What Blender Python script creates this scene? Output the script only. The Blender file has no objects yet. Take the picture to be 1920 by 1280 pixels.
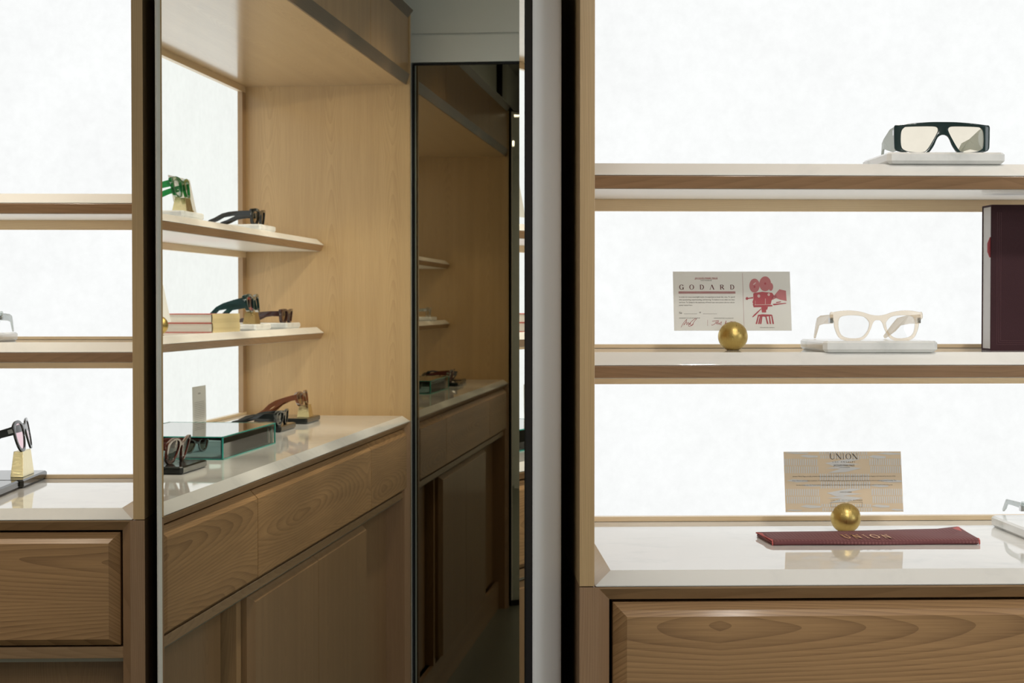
import bpy, bmesh, math, random
from mathutils import Vector, Matrix
random.seed(7)
SC = bpy.context.scene
COL = SC.collection
R = math.radians
E = 1.46                       # eye height above the floor

# ------------------------------------------------------------------ camera
cam_d = bpy.data.cameras.new('camera'); cam = bpy.data.objects.new('camera', cam_d); COL.objects.link(cam)
cam_d.sensor_width = 36; cam_d.lens = 61.193
cam.location = (0, 0, E); cam.rotation_euler = (R(90 - 1.1997), 0, R(-1.9733))
cam_d.clip_start = .05
cam_d.dof.use_dof = True; cam_d.dof.focus_distance = 2.66; cam_d.dof.aperture_fstop = 18
SC.camera = cam

# ------------------------------------------------------------------ world, exposure
w = bpy.data.worlds.new('world'); SC.world = w; w.use_nodes = True
w.node_tree.nodes['Background'].inputs[0].default_value = (.9, .95, 1, 1)
w.node_tree.nodes['Background'].inputs[1].default_value = .05
vs = SC.view_settings
vs.view_transform = 'Standard'; vs.look = 'None'; vs.gamma = 1; vs.exposure = 0
vs.use_curve_mapping = False

# ------------------------------------------------------------------ dimensions
YR, YL = 2.3178, 3.0687        # front of right / left cabinet
DS, DB, DP = .2846, .5435, .5595
ZC = E - .3771; ZCT = E - .3581          # counter: lower edge, top
ZS2 = E - .0907; ZS2T = E - .0715
ZS1 = ZS2 + .285; ZS1T = ZS2T + .285
ZTOP = E + .7117                         # underside of the upper board
CEIL = E + 1.16
XW = -3.2145                             # glazed wall on the left

# ------------------------------------------------------------------ ceiling luminaires (real panels, flush in the ceiling)
LIGHTS = [(-2.2, 1.35, .4, 6), (-1.0, 1.15, .4, 5), (.75, .65, .4, 9), (2.1, .65, .4, 5), (-2.0, -.6, .4, 5), (.5, -.8, .4, 11)]
for (lx, ly, s, pw) in LIGHTS:
    ld = bpy.data.lights.new('ceiling_lamp', 'AREA'); ld.shape = 'SQUARE'; ld.size = s; ld.energy = pw
    ld.color = (1, .965, .92)
    lo = bpy.data.objects.new('ceiling_lamp', ld); COL.objects.link(lo); lo.location = (lx, ly, CEIL - .012)

# track spotlights aimed into the cabinets: (from x, y), (aim x, y, z), watts, cone, colour
SPOTS = [((x, YL - .45), (x, YL + .45, E - .34), 50, 48, (1, .91, .76)) for x in (-2.75, -2.15, -1.55, -.95)] + \
        [((x, YR - .45), (x, YR + .45, E - .34), 22, 48, (1, .95, .88)) for x in (.62, 1.22, 1.82)] + \
        [((-1.75, .95), (-2.85, 3.40, E + .10), 78, 30, (1, .88, .66)), ((-.75, .9), (-1.30, 3.4, E + .02), 30, 28, (1, .90, .74)),
         ((.75, .15), (.75, 2.8, E + .0), 34, 34, (1, .96, .91))]
for (fx, fy), aim, pw, cone, colr in SPOTS:
    ld = bpy.data.lights.new('track_spot_lamp', 'SPOT'); ld.energy = pw; ld.spot_size = R(cone); ld.spot_blend = .4; ld.shadow_soft_size = .05; ld.color = colr
    lo = bpy.data.objects.new('track_spot_lamp', ld); COL.objects.link(lo); lo.location = (fx, fy, CEIL - .135)
    lo.rotation_euler = (Vector(aim) - lo.location).to_track_quat('-Z', 'Y').to_euler()

# cool fill added as daylight; its right-hand window is unseen and added too
ld = bpy.data.lights.new('added_daylight', 'AREA'); ld.shape = 'RECTANGLE'; ld.size = 1.3; ld.size_y = 1.5; ld.energy = 17; ld.color = (.88, .94, 1)
lo = bpy.data.objects.new('added_daylight', ld); COL.objects.link(lo); lo.location = (2.985, .35, E); lo.rotation_euler = (R(90), 0, R(90))

# ------------------------------------------------------------------ node helpers
def newmat(n):
    m = bpy.data.materials.new(n); m.use_nodes = True
    nt = m.node_tree; nt.nodes.clear()
    out = nt.nodes.new('ShaderNodeOutputMaterial')
    return m, nt, out
def node(nt, t, **k):
    n = nt.nodes.new(t)
    for a, v in k.items(): setattr(n, a, v)
    return n
def val(nt, sock, v):
    if isinstance(v, (int, float, tuple, list)): sock.default_value = v
    else: nt.links.new(v, sock)
def mth(nt, op, a, b=0., c=None):
    n = node(nt, 'ShaderNodeMath', operation=op); val(nt, n.inputs[0], a); val(nt, n.inputs[1], b)
    if c is not None: val(nt, n.inputs[2], c)
    return n.outputs[0]
def noise(nt, vec, scale, detail=3, rough=.5):
    n = node(nt, 'ShaderNodeTexNoise'); nt.links.new(vec, n.inputs['Vector'])
    n.inputs['Scale'].default_value = scale; n.inputs['Detail'].default_value = detail; n.inputs['Roughness'].default_value = rough
    return n.outputs[0]
def mixc(nt, f, a, b):
    n = node(nt, 'ShaderNodeMix', data_type='RGBA'); val(nt, n.inputs[0], f)
    for s, v in ((n.inputs[6], a), (n.inputs[7], b)):
        if isinstance(v, tuple): s.default_value = (*v[:3], 1)
        else: nt.links.new(v, s)
    return n.outputs[2]
def maprange(nt, v, a, b, c=0., d=1.):
    n = node(nt, 'ShaderNodeMapRange'); val(nt, n.inputs[0], v)
    for i, x in enumerate((a, b, c, d)): n.inputs[i + 1].default_value = x
    return n.outputs[0]
def bsdf(nt, out, color, rough=.5, metal=0., coat=0., coat_rough=.1, spec=.5, bump=None, bstr=.1):
    b = node(nt, 'ShaderNodeBsdfPrincipled')
    if isinstance(color, tuple): b.inputs['Base Color'].default_value = (*color[:3], 1)
    else: nt.links.new(color, b.inputs['Base Color'])
    val(nt, b.inputs['Roughness'], rough); b.inputs['Metallic'].default_value = metal
    b.inputs['Coat Weight'].default_value = coat; b.inputs['Coat Roughness'].default_value = coat_rough
    b.inputs['Specular IOR Level'].default_value = spec
    if bump is not None:
        bp = node(nt, 'ShaderNodeBump'); bp.inputs['Strength'].default_value = bstr; bp.inputs['Distance'].default_value = .001
        nt.links.new(bump, bp.inputs['Height']); nt.links.new(bp.outputs[0], b.inputs['Normal'])
    nt.links.new(b.outputs[0], out.inputs[0]); return b

WOODS = {}
def wood(axis, light=(.39, .232, .125), dark=(.23, .134, .068), seed=0., width=.2, ring=.8, freq=260., tilt=.06, coat=.35):
    """ash / walnut-toned veneer; axis = direction of the grain"""
    key = (axis, light, dark, seed, width, ring, freq, tilt, coat)
    if key in WOODS: return WOODS[key]
    m, nt, out = newmat('wood_grain_' + axis)
    tc = node(nt, 'ShaderNodeTexCoord'); sp = node(nt, 'ShaderNodeSeparateXYZ'); nt.links.new(tc.outputs['Object'], sp.inputs[0])
    X, Y, Z = sp.outputs
    g, a, b = {'x': (X, Y, Z), 'y': (Y, X, Z), 'z': (Z, X, Y)}[axis]
    u = mth(nt, 'ADD', mth(nt, 'ADD', a, b), seed * .37 + 5.)
    gg = mth(nt, 'ADD', g, seed * 1.7)
    cv = node(nt, 'ShaderNodeCombineXYZ'); nt.links.new(mth(nt, 'MULTIPLY', gg, .9), cv.inputs[0]); nt.links.new(mth(nt, 'MULTIPLY', u, 5.), cv.inputs[1]); cv.inputs[2].default_value = seed
    n1 = noise(nt, cv.outputs[0], 1.0, 3, .5)
    cv3 = node(nt, 'ShaderNodeCombineXYZ'); nt.links.new(mth(nt, 'MULTIPLY', gg, 5.), cv3.inputs[0]); nt.links.new(mth(nt, 'MULTIPLY', u, 30.), cv3.inputs[1]); cv3.inputs[2].default_value = seed + 3
    n3 = noise(nt, cv3.outputs[0], 1.0, 2, .5)
    pp = mth(nt, 'SUBTRACT', mth(nt, 'PINGPONG', mth(nt, 'ADD', u, mth(nt, 'MULTIPLY', n1, .035)), width), width * .5)
    yy = mth(nt, 'ADD', mth(nt, 'MULTIPLY', mth(nt, 'PINGPONG', gg, .83), tilt), mth(nt, 'MULTIPLY', n1, tilt * .8))
    r = mth(nt, 'SQRT', mth(nt, 'ADD', mth(nt, 'MULTIPLY', pp, mth(nt, 'MULTIPLY', pp, 1.6)), mth(nt, 'MULTIPLY', yy, yy)))
    r = mth(nt, 'ADD', r, mth(nt, 'MULTIPLY', n3, .0011))
    fr = mth(nt, 'FRACT', mth(nt, 'MULTIPLY', r, freq))
    rg = mth(nt, 'POWER', fr, 2.2)
    cv2 = node(nt, 'ShaderNodeCombineXYZ'); nt.links.new(mth(nt, 'MULTIPLY', gg, 9.), cv2.inputs[0]); nt.links.new(mth(nt, 'MULTIPLY', u, 520.), cv2.inputs[1]); cv2.inputs[2].default_value = seed
    fib = noise(nt, cv2.outputs[0], 1.0, 4, .65)
    cv4 = node(nt, 'ShaderNodeCombineXYZ'); nt.links.new(mth(nt, 'MULTIPLY', gg, .7), cv4.inputs[0]); nt.links.new(mth(nt, 'MULTIPLY', u, 26.), cv4.inputs[1]); cv4.inputs[2].default_value = seed + 8
    band = noise(nt, cv4.outputs[0], 1.0, 2, .5)
    f = mth(nt, 'MULTIPLY', rg, .42 * ring)
    f = mth(nt, 'ADD', f, mth(nt, 'MULTIPLY', maprange(nt, fib, .38, .68), .34))
    f = mth(nt, 'ADD', f, mth(nt, 'MULTIPLY', maprange(nt, band, .35, .65), .26))
    c = mixc(nt, f, light, dark)
    bsdf(nt, out, c, .42, coat=coat, coat_rough=.13, bump=fib, bstr=.06)
    WOODS[key] = m; return m

def simple(n, c, rough=.5, **k):
    m, nt, out = newmat(n); bsdf(nt, out, c, rough, **k); return m
def marble_mat(n, base=(.86, .855, .83), vein=(.55, .56, .55), rough=.035, amt=.35):
    m, nt, out = newmat(n)
    tc = node(nt, 'ShaderNodeTexCoord')
    d = noise(nt, tc.outputs['Object'], 9, 5, .6)
    v = node(nt, 'ShaderNodeMix', data_type='VECTOR'); v.inputs[0].default_value = .12
    nt.links.new(tc.outputs['Object'], v.inputs[4]); nn = node(nt, 'ShaderNodeTexNoise'); nn.inputs['Scale'].default_value = 6; nt.links.new(tc.outputs['Object'], nn.inputs['Vector'])
    nt.links.new(nn.outputs['Color'], v.inputs[5])
    n2 = noise(nt, v.outputs[1], 5, 6, .6)
    line = mth(nt, 'SUBTRACT', 1., mth(nt, 'MULTIPLY', mth(nt, 'ABSOLUTE', mth(nt, 'SUBTRACT', n2, .5)), 16.))
    line = mth(nt, 'MAXIMUM', line, 0.)
    f = mth(nt, 'MULTIPLY', mth(nt, 'MULTIPLY', line, maprange(nt, d, .45, .7)), amt)
    bsdf(nt, out, mixc(nt, f, base, vein), rough, spec=.5); return m
def metal_mat(n, c, rough=.25):
    m, nt, out = newmat(n); tc = node(nt, 'ShaderNodeTexCoord')
    mp = node(nt, 'ShaderNodeMapping'); mp.inputs['Scale'].default_value = (900, 60, 60); nt.links.new(tc.outputs['Object'], mp.inputs[0])
    f = noise(nt, mp.outputs[0], 1, 3)
    bsdf(nt, out, c, maprange(nt, f, .3, .7, rough * .7, rough * 1.5), metal=1., bump=f, bstr=.15); return m
def thin_glass(n, tint, refl=1., diff=0., dcol=(.5, .5, .5), rough=.02, base=.04):
    """thin tinted sheet: straight-through transparency + fresnel reflection"""
    m, nt, out = newmat(n)
    tr = node(nt, 'ShaderNodeBsdfTransparent'); tr.inputs[0].default_value = (*tint, 1)
    gl = node(nt, 'ShaderNodeBsdfGlossy'); gl.inputs['Roughness'].default_value = rough
    lw = node(nt, 'ShaderNodeFresnel'); lw.inputs[0].default_value = 1.5
    a = node(nt, 'ShaderNodeMixShader')
    df = node(nt, 'ShaderNodeBsdfDiffuse'); df.inputs[0].default_value = (*dcol, 1)
    b = node(nt, 'ShaderNodeMixShader'); b.inputs[0].default_value = diff
    nt.links.new(tr.outputs[0], b.inputs[1]); nt.links.new(df.outputs[0], b.inputs[2])
    nt.links.new(mth(nt, 'MULTIPLY', lw.outputs[0], refl), a.inputs[0])
    nt.links.new(b.outputs[0], a.inputs[1]); nt.links.new(gl.outputs[0], a.inputs[2]); nt.links.new(a.outputs[0], out.inputs[0])
    return m

LT, DK = (.60, .40, .215), (.345, .20, .095)
WX, WZ, WY = wood('x'), wood('z'), wood('y')
M = dict(
    marble=marble_mat('white_marble', (.83, .82, .785)), plinth=marble_mat('pale_marble', (.84, .85, .84), (.45, .48, .47), .12, .6),
    black_stone=simple('black_stone', (.012, .014, .013), .12),
    brass=metal_mat('brushed_brass', (.52, .39, .17), .3), brass_ball=metal_mat('ball_brass', (.52, .38, .13), .34), brass_light=metal_mat('polished_brass', (.78, .66, .36), .2),
    black=simple('black_lacquer', (.006, .007, .008), .35),
    void=simple('gap_dark', (.004, .004, .004), .9),  # black for gaps and recesses, their shade put into the colour
    white_paint=simple('white_paint', (.84, .835, .83), .45),
    wall=simple('plaster', (.76, .77, .72), .7), ceiling=simple('ceiling_plaster', (.72, .73, .71), .8),
    chrome=simple('steel', (.6, .6, .6), .2, metal=1.),
    underside=simple('panel_lit_cream', (.94, .91, .84), .3),  # cream put in for panel light on the shelf underside
    ink_red=simple('red_ink', (.36, .07, .075), .6), ink_pink=simple('pink_ink', (.50, .17, .18), .6), ink_dark=simple('grey_ink', (.09, .08, .07), .6),
    gold_foil=simple('gold_foil', (.75, .42, .2), .35),
    card=simple('grey_card', (.73, .73, .69), .6), card_white=simple('white_card', (.70, .70, .67), .6),
    card_tan=simple('tan_card', (.70, .57, .40), .6), card_blue=simple('pale_print', (.63, .64, .63), .6),
    paper=simple('page_paper', (.80, .77, .68), .7), book_red=simple('red_cloth_board', (.55, .12, .09), .55),
    book_gold=simple('gold_spine', (.72, .58, .30), .35),
    sliver=simple('silver_edge', (.52, .50, .49), .4),
)

# ------------------------------------------------------------------ mesh helpers
def mk(name, bm, mat, parent=None, smooth=False, bev=0., off=None, recalc=True):
    if recalc: bmesh.ops.recalc_face_normals(bm, faces=bm.faces)
    if bev:
        es = [e for e in bm.edges if len(e.link_faces) == 2 and e.calc_face_angle(0) > .5]
        bmesh.ops.bevel(bm, geom=es, offset=bev, segments=2, profile=.5, affect='EDGES', clamp_overlap=True)
    me = bpy.data.meshes.new(name); bm.to_mesh(me); bm.free()
    if smooth:
        for p in me.polygons: p.use_smooth = True
    for mm in (mat if isinstance(mat, (list, tuple)) else [mat]): me.materials.append(mm)
    o = bpy.data.objects.new(name, me); COL.objects.link(o)
    if parent:
        o.parent = parent
    if off is not None: o.location = off
    return o
def tag(o, label=None, cat=None, group=None, kind=None):
    if label: o['label'] = label
    if cat: o['category'] = cat
    if group: o['group'] = group
    if kind: o['kind'] = kind
    return o
def thing(name, loc, label, cat, group=None, rz=0., kind=None):
    o = bpy.data.objects.new(name, None); COL.objects.link(o); o.location = loc; o.rotation_euler = (0, 0, rz); o.empty_display_size = .05
    return tag(o, label, cat, group, kind)
def B(*boxes):
    """bmesh of boxes (x0,x1,y0,y1,z0,z1)"""
    bm = bmesh.new()
    for b in boxes: box(bm, *b)
    return bm
def box(bm, x0, x1, y0, y1, z0, z1):
    loft(bm, [[(x0, y0, z0), (x1, y0, z0), (x1, y1, z0), (x0, y1, z0)], [(x0, y0, z1), (x1, y0, z1), (x1, y1, z1), (x0, y1, z1)]])
def loft(bm, layers, cap=True, closed=True):
    rows = [[bm.verts.new(p) for p in l] for l in layers]
    n = len(rows[0])
    for a, b in zip(rows, rows[1:]):
        for i in range(n if closed else n - 1):
            j = (i + 1) % n
            bm.faces.new((a[i], a[j], b[j], b[i]))
    if cap:
        bm.faces.new(rows[0][::-1]); bm.faces.new(rows[-1])
    return rows
def rect(x0, x1, y0, y1, z): return [(x0, y0, z), (x1, y0, z), (x1, y1, z), (x0, y1, z)]
def vrect(x0, x1, z0, z1, y): return [(x0, y, z0), (x1, y, z0), (x1, y, z1), (x0, y, z1)]
def prism_x(bm, prof, x0, x1):
    """profile (y,z) swept along x"""
    loft(bm, [[(x0, y, z) for y, z in prof], [(x1, y, z) for y, z in prof]])
def prism_y(bm, prof, y0, y1): loft(bm, [[(x, y0, z) for x, z in prof], [(x, y1, z) for x, z in prof]])
def prism_z(bm, prof, z0, z1): loft(bm, [[(x, y, z0) for x, y in prof], [(x, y, z1) for x, y in prof]])
def lathe(bm, prof, seg=32, c=(0, 0, 0)):
    rows = []
    for r, z in prof:
        rows.append([bm.verts.new((c[0] + r * math.cos(2 * math.pi * i / seg), c[1] + r * math.sin(2 * math.pi * i / seg), c[2] + z)) for i in range(seg)])
    for a, b in zip(rows, rows[1:]):
        for i in range(seg):
            j = (i + 1) % seg; bm.faces.new((a[i], a[j], b[j], b[i]))
    bm.faces.new(rows[0][::-1]); bm.faces.new(rows[-1])
def smoothpoly(pts, n=6):
    out = []; N = len(pts)
    for i in range(N):
        p0, p1, p2, p3 = (Vector(pts[(i + k - 1) % N]) for k in range(4))
        for s in range(n):
            t = s / n
            out.append(.5 * ((2 * p1) + (p2 - p0) * t + (2 * p0 - 5 * p1 + 4 * p2 - p3) * t * t + (3 * p1 - p0 - 3 * p2 + p3) * t ** 3))
    return out
def curve_mesh(polys, extrude, bevel=0.):
    """filled 2-D outline with holes -> mesh data, in the xy plane"""
    cu = bpy.data.curves.new('tmp', 'CURVE'); cu.dimensions = '2D'; cu.fill_mode = 'BOTH'; cu.extrude = extrude; cu.bevel_depth = bevel; cu.bevel_resolution = 1
    for p in polys:
        s = cu.splines.new('POLY'); s.points.add(len(p) - 1)
        for i, q in enumerate(p): s.points[i].co = (q[0], q[1], 0, 1)
        s.use_cyclic_u = True
    ob = bpy.data.objects.new('tmp', cu); COL.objects.link(ob)
    dg = bpy.context.evaluated_depsgraph_get(); me = bpy.data.meshes.new_from_object(ob.evaluated_get(dg))
    bpy.data.objects.remove(ob); bpy.data.curves.remove(cu); return me
def text_into(bm, s, size, x, z, align='LEFT', y=0., spacing=1., width=None):
    """lettering as flat faces in the xz plane"""
    cu = bpy.data.curves.new('tmp', 'FONT'); cu.body = s; cu.size = size; cu.align_x = align; cu.space_character = spacing; cu.resolution_u = 2
    ob = bpy.data.objects.new('tmp', cu); COL.objects.link(ob)
    dg = bpy.context.evaluated_depsgraph_get(); me = bpy.data.meshes.new_from_object(ob.evaluated_get(dg))
    bpy.data.objects.remove(ob); bpy.data.curves.remove(cu)
    k = 1.
    if width:
        xs = [v.co.x for v in me.vertices]; k = width / (max(xs) - min(xs))
    vs_ = [bm.verts.new((x + v.co.x * k, y, z + v.co.y)) for v in me.vertices]
    for p in me.polygons:
        try: bm.faces.new([vs_[i] for i in p.vertices])
        except ValueError: pass
    bpy.data.meshes.remove(me)
def stroke(bm, pts, ws, y=0., T=lambda p: p):
    """flat ribbon through pts with a width at each point"""
    L = []; n = len(pts)
    if not isinstance(ws, (list, tuple)): ws = [ws] * n
    for i in range(n):
        a = Vector(pts[max(0, i - 1)]); b = Vector(pts[min(n - 1, i + 1)]); d = (b - a).normalized(); nn = Vector((-d.y, d.x)) * ws[i] / 2
        p = Vector(pts[i]); q1 = T(p + nn); q2 = T(p - nn)
        L.append((bm.verts.new((q1[0], y, q1[1])), bm.verts.new((q2[0], y, q2[1]))))
    for (a, b), (c, d) in zip(L, L[1:]): bm.faces.new((a, b, d, c))
def flat(bm, pts, y=0.):
    bm.faces.new([bm.verts.new((p[0], y, p[1])) for p in pts])
def arc(cx, cy, rx, ry, a0, a1, n=20):
    return [(cx + rx * math.cos(R(a0 + (a1 - a0) * i / n)), cy + ry * math.sin(R(a0 + (a1 - a0) * i / n))) for i in range(n + 1)]
def glyph(bm, ch, x, z, h, w_, y, tk=.15, th=.035):
    """high-contrast serif capitals"""
    T = lambda p: (x + p[0] * w_, z + p[1] * h)
    S = lambda pts, ws: stroke(bm, pts, ws, y, T)
    def serif(cx, cy, l=.32): S([(cx - l / 2, cy), (cx + l / 2, cy)], th)
    def ring(cx, rx, a0, a1, ry=.5):
        pts = arc(cx, .5, rx, ry, a0, a1, 28); S(pts, [th + (tk - th) * abs(math.cos(R(a0 + (a1 - a0) * i / 28))) ** 1.5 for i in range(29)])
    if ch == 'U':
        a = arc(.5, .32, .32, .32, 180, 360, 20)
        S([(.18, 1)] + a[:1], tk); S(a, [tk + (th - tk) * i / 20 for i in range(21)]); S([(.82, .32), (.82, 1)], th); serif(.18, .985, .38); serif(.82, .985)
    elif ch == 'N':
        S([(.16, 0), (.16, 1)], th); S([(.12, 1), (.86, 0)], tk * 1.15); S([(.86, 0), (.86, 1)], th); serif(.16, .015); serif(.86, .985); serif(.1, .985, .2)
    elif ch == 'I': S([(.5, 0), (.5, 1)], tk * 1.2); serif(.5, .015, .6); serif(.5, .985, .6)
    elif ch == 'O': ring(.5, .42, 0, 360)
    elif ch == 'G':
        ring(.5, .42, 45, 340); S([(.84, .0), (.84, .42)], tk); serif(.84, .42)
        S([(.8, .72), (.82, .98)], th * 2)
    elif ch == 'D':
        S([(.2, 0), (.2, 1)], tk); pts = arc(.38, .5, .5, .485, -90, 90, 20); S([(.1, .015)] + [(.38, .015)], th); S([(.1, .985), (.38, .985)], th)
        S(pts, [th + (tk - th) * math.cos(R(-90 + 9 * i)) for i in range(21)])
    elif ch == 'A': S([(.08, 0), (.5, 1)], th * 1.3); S([(.48, 1), (.9, 0)], tk * 1.1); serif(.08, .015, .25); serif(.9, .015, .3)
    elif ch == 'R':
        S([(.2, 0), (.2, 1)], tk); pts = arc(.42, .75, .34, .235, 90, -90, 20); S([(.1, .985), (.42, .985)], th); S([(.2, .515), (.42, .515)], th)
        S(pts, [th + (tk - th) * math.cos(R(90 - 9 * i)) for i in range(21)]); S([(.45, .515), (.92, 0)], tk); serif(.2, .015)

# ------------------------------------------------------------------ cabinets
def drawer_front(parent, x0, x1, z0, z1, Y, lb, rb, mat, name='drawer', yb=.02, yf=.004, bv=.0178):
    """bevelled front; side bevels only where the row ends"""
    bm = bmesh.new()
    lx, rx = (bv if lb else 0), (bv if rb else 0)
    loft(bm, [vrect(x0, x1, z0, z1, Y + yb + .018), vrect(x0, x1, z0, z1, Y + yb), vrect(x0 + lx, x1 - rx, z0 + bv * .72, z1 - bv, Y + yf)])
    o = mk(name, bm, mat, parent); return o
def shelf(parent, x0, x1, Y, zj, zt):
    """zj = marble / wood joint height, zt = top"""
    y0, y1 = Y + DS, Y + DB
    bm = bmesh.new()
    loft(bm, [rect(x0, x1, y0 + .012, y1, zj - .0190), rect(x0, x1, y0 + .010, y1, zj - .0188), rect(x0, x1, y0 + .0010, y1, zj - .0016), rect(x0, x1, y0 + .0014, y1, zj - .0006)])
    s = mk('shelf', bm, wood('x', coat=.1), parent)
    bm = bmesh.new(); h = zt - zj
    loft(bm, [rect(x0 + .001, x1 - .001, y0, y1, zj), rect(x0 + .001, x1 - .001, y0, y1, zj + .0015), rect(x0 + .02, x1 - .02, y0 + .0185, y1, zt)])
    mk('marble_top', bm, M['marble'], s, bev=.0006)
    mk('underside', B((x0 + .002, x1 - .002, y0 + .0135, y1, zj - .0200, zj - .0191)), M['underside'], s)  # pale sheet, the panel glow is in its colour
    return s

def cabinet(name, X0, X1, Y, label, drawers, doors=True, upper=True):
    t = thing(name, ((X0 + X1) / 2, Y, 0), label, 'display cabinet'); O = Vector(t.location)
    def part(n, bm, mat, parent=None, **k):
        o = mk(n, bm, mat, t if parent is None else parent, **k)
        if parent is None: o.location = -O
        return o
    wz2 = wood('z', seed=3.)
    for s, x in ((-1, X0), (1, X1)):
        a, b = (x - .02, x) if s < 0 else (x, x + .02)
        part('side_panel', B((a, b, Y, Y + DB + .12, ZC + .0006, E + .95)), wood('z', (.66, .45, .225), (.47, .30, .14), seed=1.3 if s < 0 else 4.), bev=.0006)  # paler than the front wood, panel light partly put into the colour
        # base stile: flat front, then a bevel into the drawer opening
        i = x + (.0055 if s < 0 else -.0055); j = x + (.0212 if s < 0 else -.0212)
        prof = [(x + (-.02 if s < 0 else .02), Y), (i, Y), (j, Y + .015), (j, Y + .10), (x, Y + .10), (x, Y + DB + .12), (x + (-.02 if s < 0 else .02), Y + DB + .12)]
        bm = bmesh.new(); prism_z(bm, prof, 0.0, ZC - .0006); part('base_side_panel', bm, wood('z', seed=2.2 if s < 0 else 5.1))
    # rail under the worktop
    bm = bmesh.new(); prism_x(bm, [(Y + .001, ZC - .0006), (Y + .001, ZC - .003), (Y + .015, ZC - .0192), (Y + .10, ZC - .0192), (Y + .10, ZC - .0006)], X0 + .006, X1 - .006)
    part('top_rail', bm, wood('x', (.42, .255, .125), (.25, .14, .065)))
    part('drawer_recess', B((X0 + .0213, X1 - .0213, Y + .05, Y + .06, ZC - .25, ZC - .0195)), M['void'])  # black sheet standing in for shade behind the drawer gaps
    # row of drawers
    xs = [X0 + .0265] + drawers + [X1 - .0265]
    for k in range(len(xs) - 1):
        a, b = xs[k] + (.0022 if k else 0), xs[k + 1] - (.0022 if k < len(xs) - 2 else 0)
        o = drawer_front(t, a, b, ZC - .2234, ZC - .0238, Y, k == 0, k == len(xs) - 2, wood('x', (.48, .28, .125), (.24, .13, .055), seed=.6 + k * 2.3 + (7 if X0 > -1 else 0), width=.15, ring=1.3, freq=140., tilt=.085, coat=.1))
        o.location = -O
    # lower rail and lower lip, its pale colour standing in for caught light
    part('lower_rail', B((X0 + .0212, X1 - .0212, Y + .02, Y + .10, ZC - .2471, ZC - .2268)), wood('x', (.42, .26, .13), (.24, .13, .06), seed=2.), bev=.0006)
    bm = bmesh.new(); prism_x(bm, [(Y + .022, ZC - .2472), (Y + .03, ZC - .2551), (Y + .10, ZC - .2551), (Y + .10, ZC - .2472)], X0 + .0212, X1 - .0212)
    part('rail_lip', bm, simple('lit_lip', (.40, .40, .34), .4))
    if doors:
        c = (X0 + X1) / 2 - .035 * (1 if X0 < -1 else -1)
        dl, dd = (.34, .20, .095), (.20, .112, .05)  # darker copy of the wood, low-level shade partly painted in
        for a, b in ((X0 + .0212, c - .690), (c + .690, X1 - .0212)):
            part('lower_panel', B((a, b, Y + .075, Y + .09, .131, ZC - .2552)), wood('z', dl, dd, seed=6.))
        part('door_recess', B((c - .70, c + .70, Y + .11, Y + .12, .131, ZC - .2552)), M['void'])  # black sheet painting the dark of the slits beside the doors
        for s in (-1, 1):
            a, b = (c - .628, c - .0015) if s < 0 else (c + .0015, c + .628)
            o = drawer_front(t, a, b, .15, ZC - .2585, Y, s < 0, s > 0, wood('z', dl, dd, seed=8. + s), 'door', yb=.034, yf=.018, bv=.013)
            o.location = -O
        for s in (-1, 1):
            x = c + s * .654; part('door_jamb', B((x - .018, x + .018, Y + .045, Y + .10, .131, ZC - .2552)), wood('z', (.44, .28, .14), (.26, .15, .07), seed=9.))
    part('plinth_board', B((X0 + .0212, X1 - .0212, Y + .045, Y + .06, 0.0, .13)), wood('x', (.40, .25, .13), (.22, .12, .06), seed=3.))
    # framed luminous back
    zs = [(ZCT + .0005, ZS2 - .0202), (ZS2T + .0005, ZS1 - .0202), (ZS1T + .0005, ZTOP)]
    for z0, z1 in zs:
        for a, b in ((z1 - .0195, z1), (z0, z0 + (.0078 if z0 < ZS2 else .0062))):
            part('back_rail', B((X0, X1, Y + DB, Y + DB + .02, a, b)), wood('x', (.93, .74, .49), (.80, .60, .37), seed=11.))  # rails paled so the panel glow shows in their colour
    for z0, z1 in zs:
        for a, b in ((X0, X0 + .040), (X1 - .040, X1)):
            part('back_stile', B((a, b, Y + DB + .0004, Y + DB + .02, z0 + .008, z1 - .0195)), wood('z', (.46, .30, .16), (.30, .18, .09), seed=12.))
    for z0, z1 in zs:
        bm = bmesh.new(); box(bm, X0 + .037, X1 - .037, Y + DP, Y + DP + .012, z0 + .004, z1 - .015)
        tag(part('light_panel', bm, M['glow']), 'glowing white light panel')
    part('back_board', B((X0, X1, Y + DB + .10, Y + DB + .11, 0, E + .95)), M['void'])
    for zj, zt in ((ZS2, ZS2T), (ZS1, ZS1T)):
        s = shelf(t, X0 + .0006, X1 - .0006, Y, zj, zt); s.location = -O
    # upper board, fascia
    part('upper_board', B((X0 + .0006, X1 - .0006, Y + .0165, Y + DB + .05, ZTOP, ZTOP + .02)), wood('x', (.66, .46, .24), (.50, .33, .16), seed=14., coat=1.))  # interior wood paled here too, for light from the panels
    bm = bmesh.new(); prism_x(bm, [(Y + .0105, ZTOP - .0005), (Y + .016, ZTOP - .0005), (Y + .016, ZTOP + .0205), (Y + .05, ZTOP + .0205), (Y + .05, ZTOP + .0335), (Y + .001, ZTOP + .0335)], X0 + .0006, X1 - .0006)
    part('fascia_rail', bm, wood('x', (.15, .09, .045), (.09, .052, .025), seed=15.))  # very dark wood colour stands in for shade on this strip
    fx = [X0 + .001] + drawers + [X1 - .001]
    for k in range(len(fx) - 1):
        part('upper_door', B((fx[k] + (.002 if k else 0), fx[k + 1] - (.002 if k < len(fx) - 2 else 0), Y + .004, Y + .03, ZTOP + .0345, E + .925)), wood('z', (.54, .32, .13), (.34, .19, .07), seed=16. + k))
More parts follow.
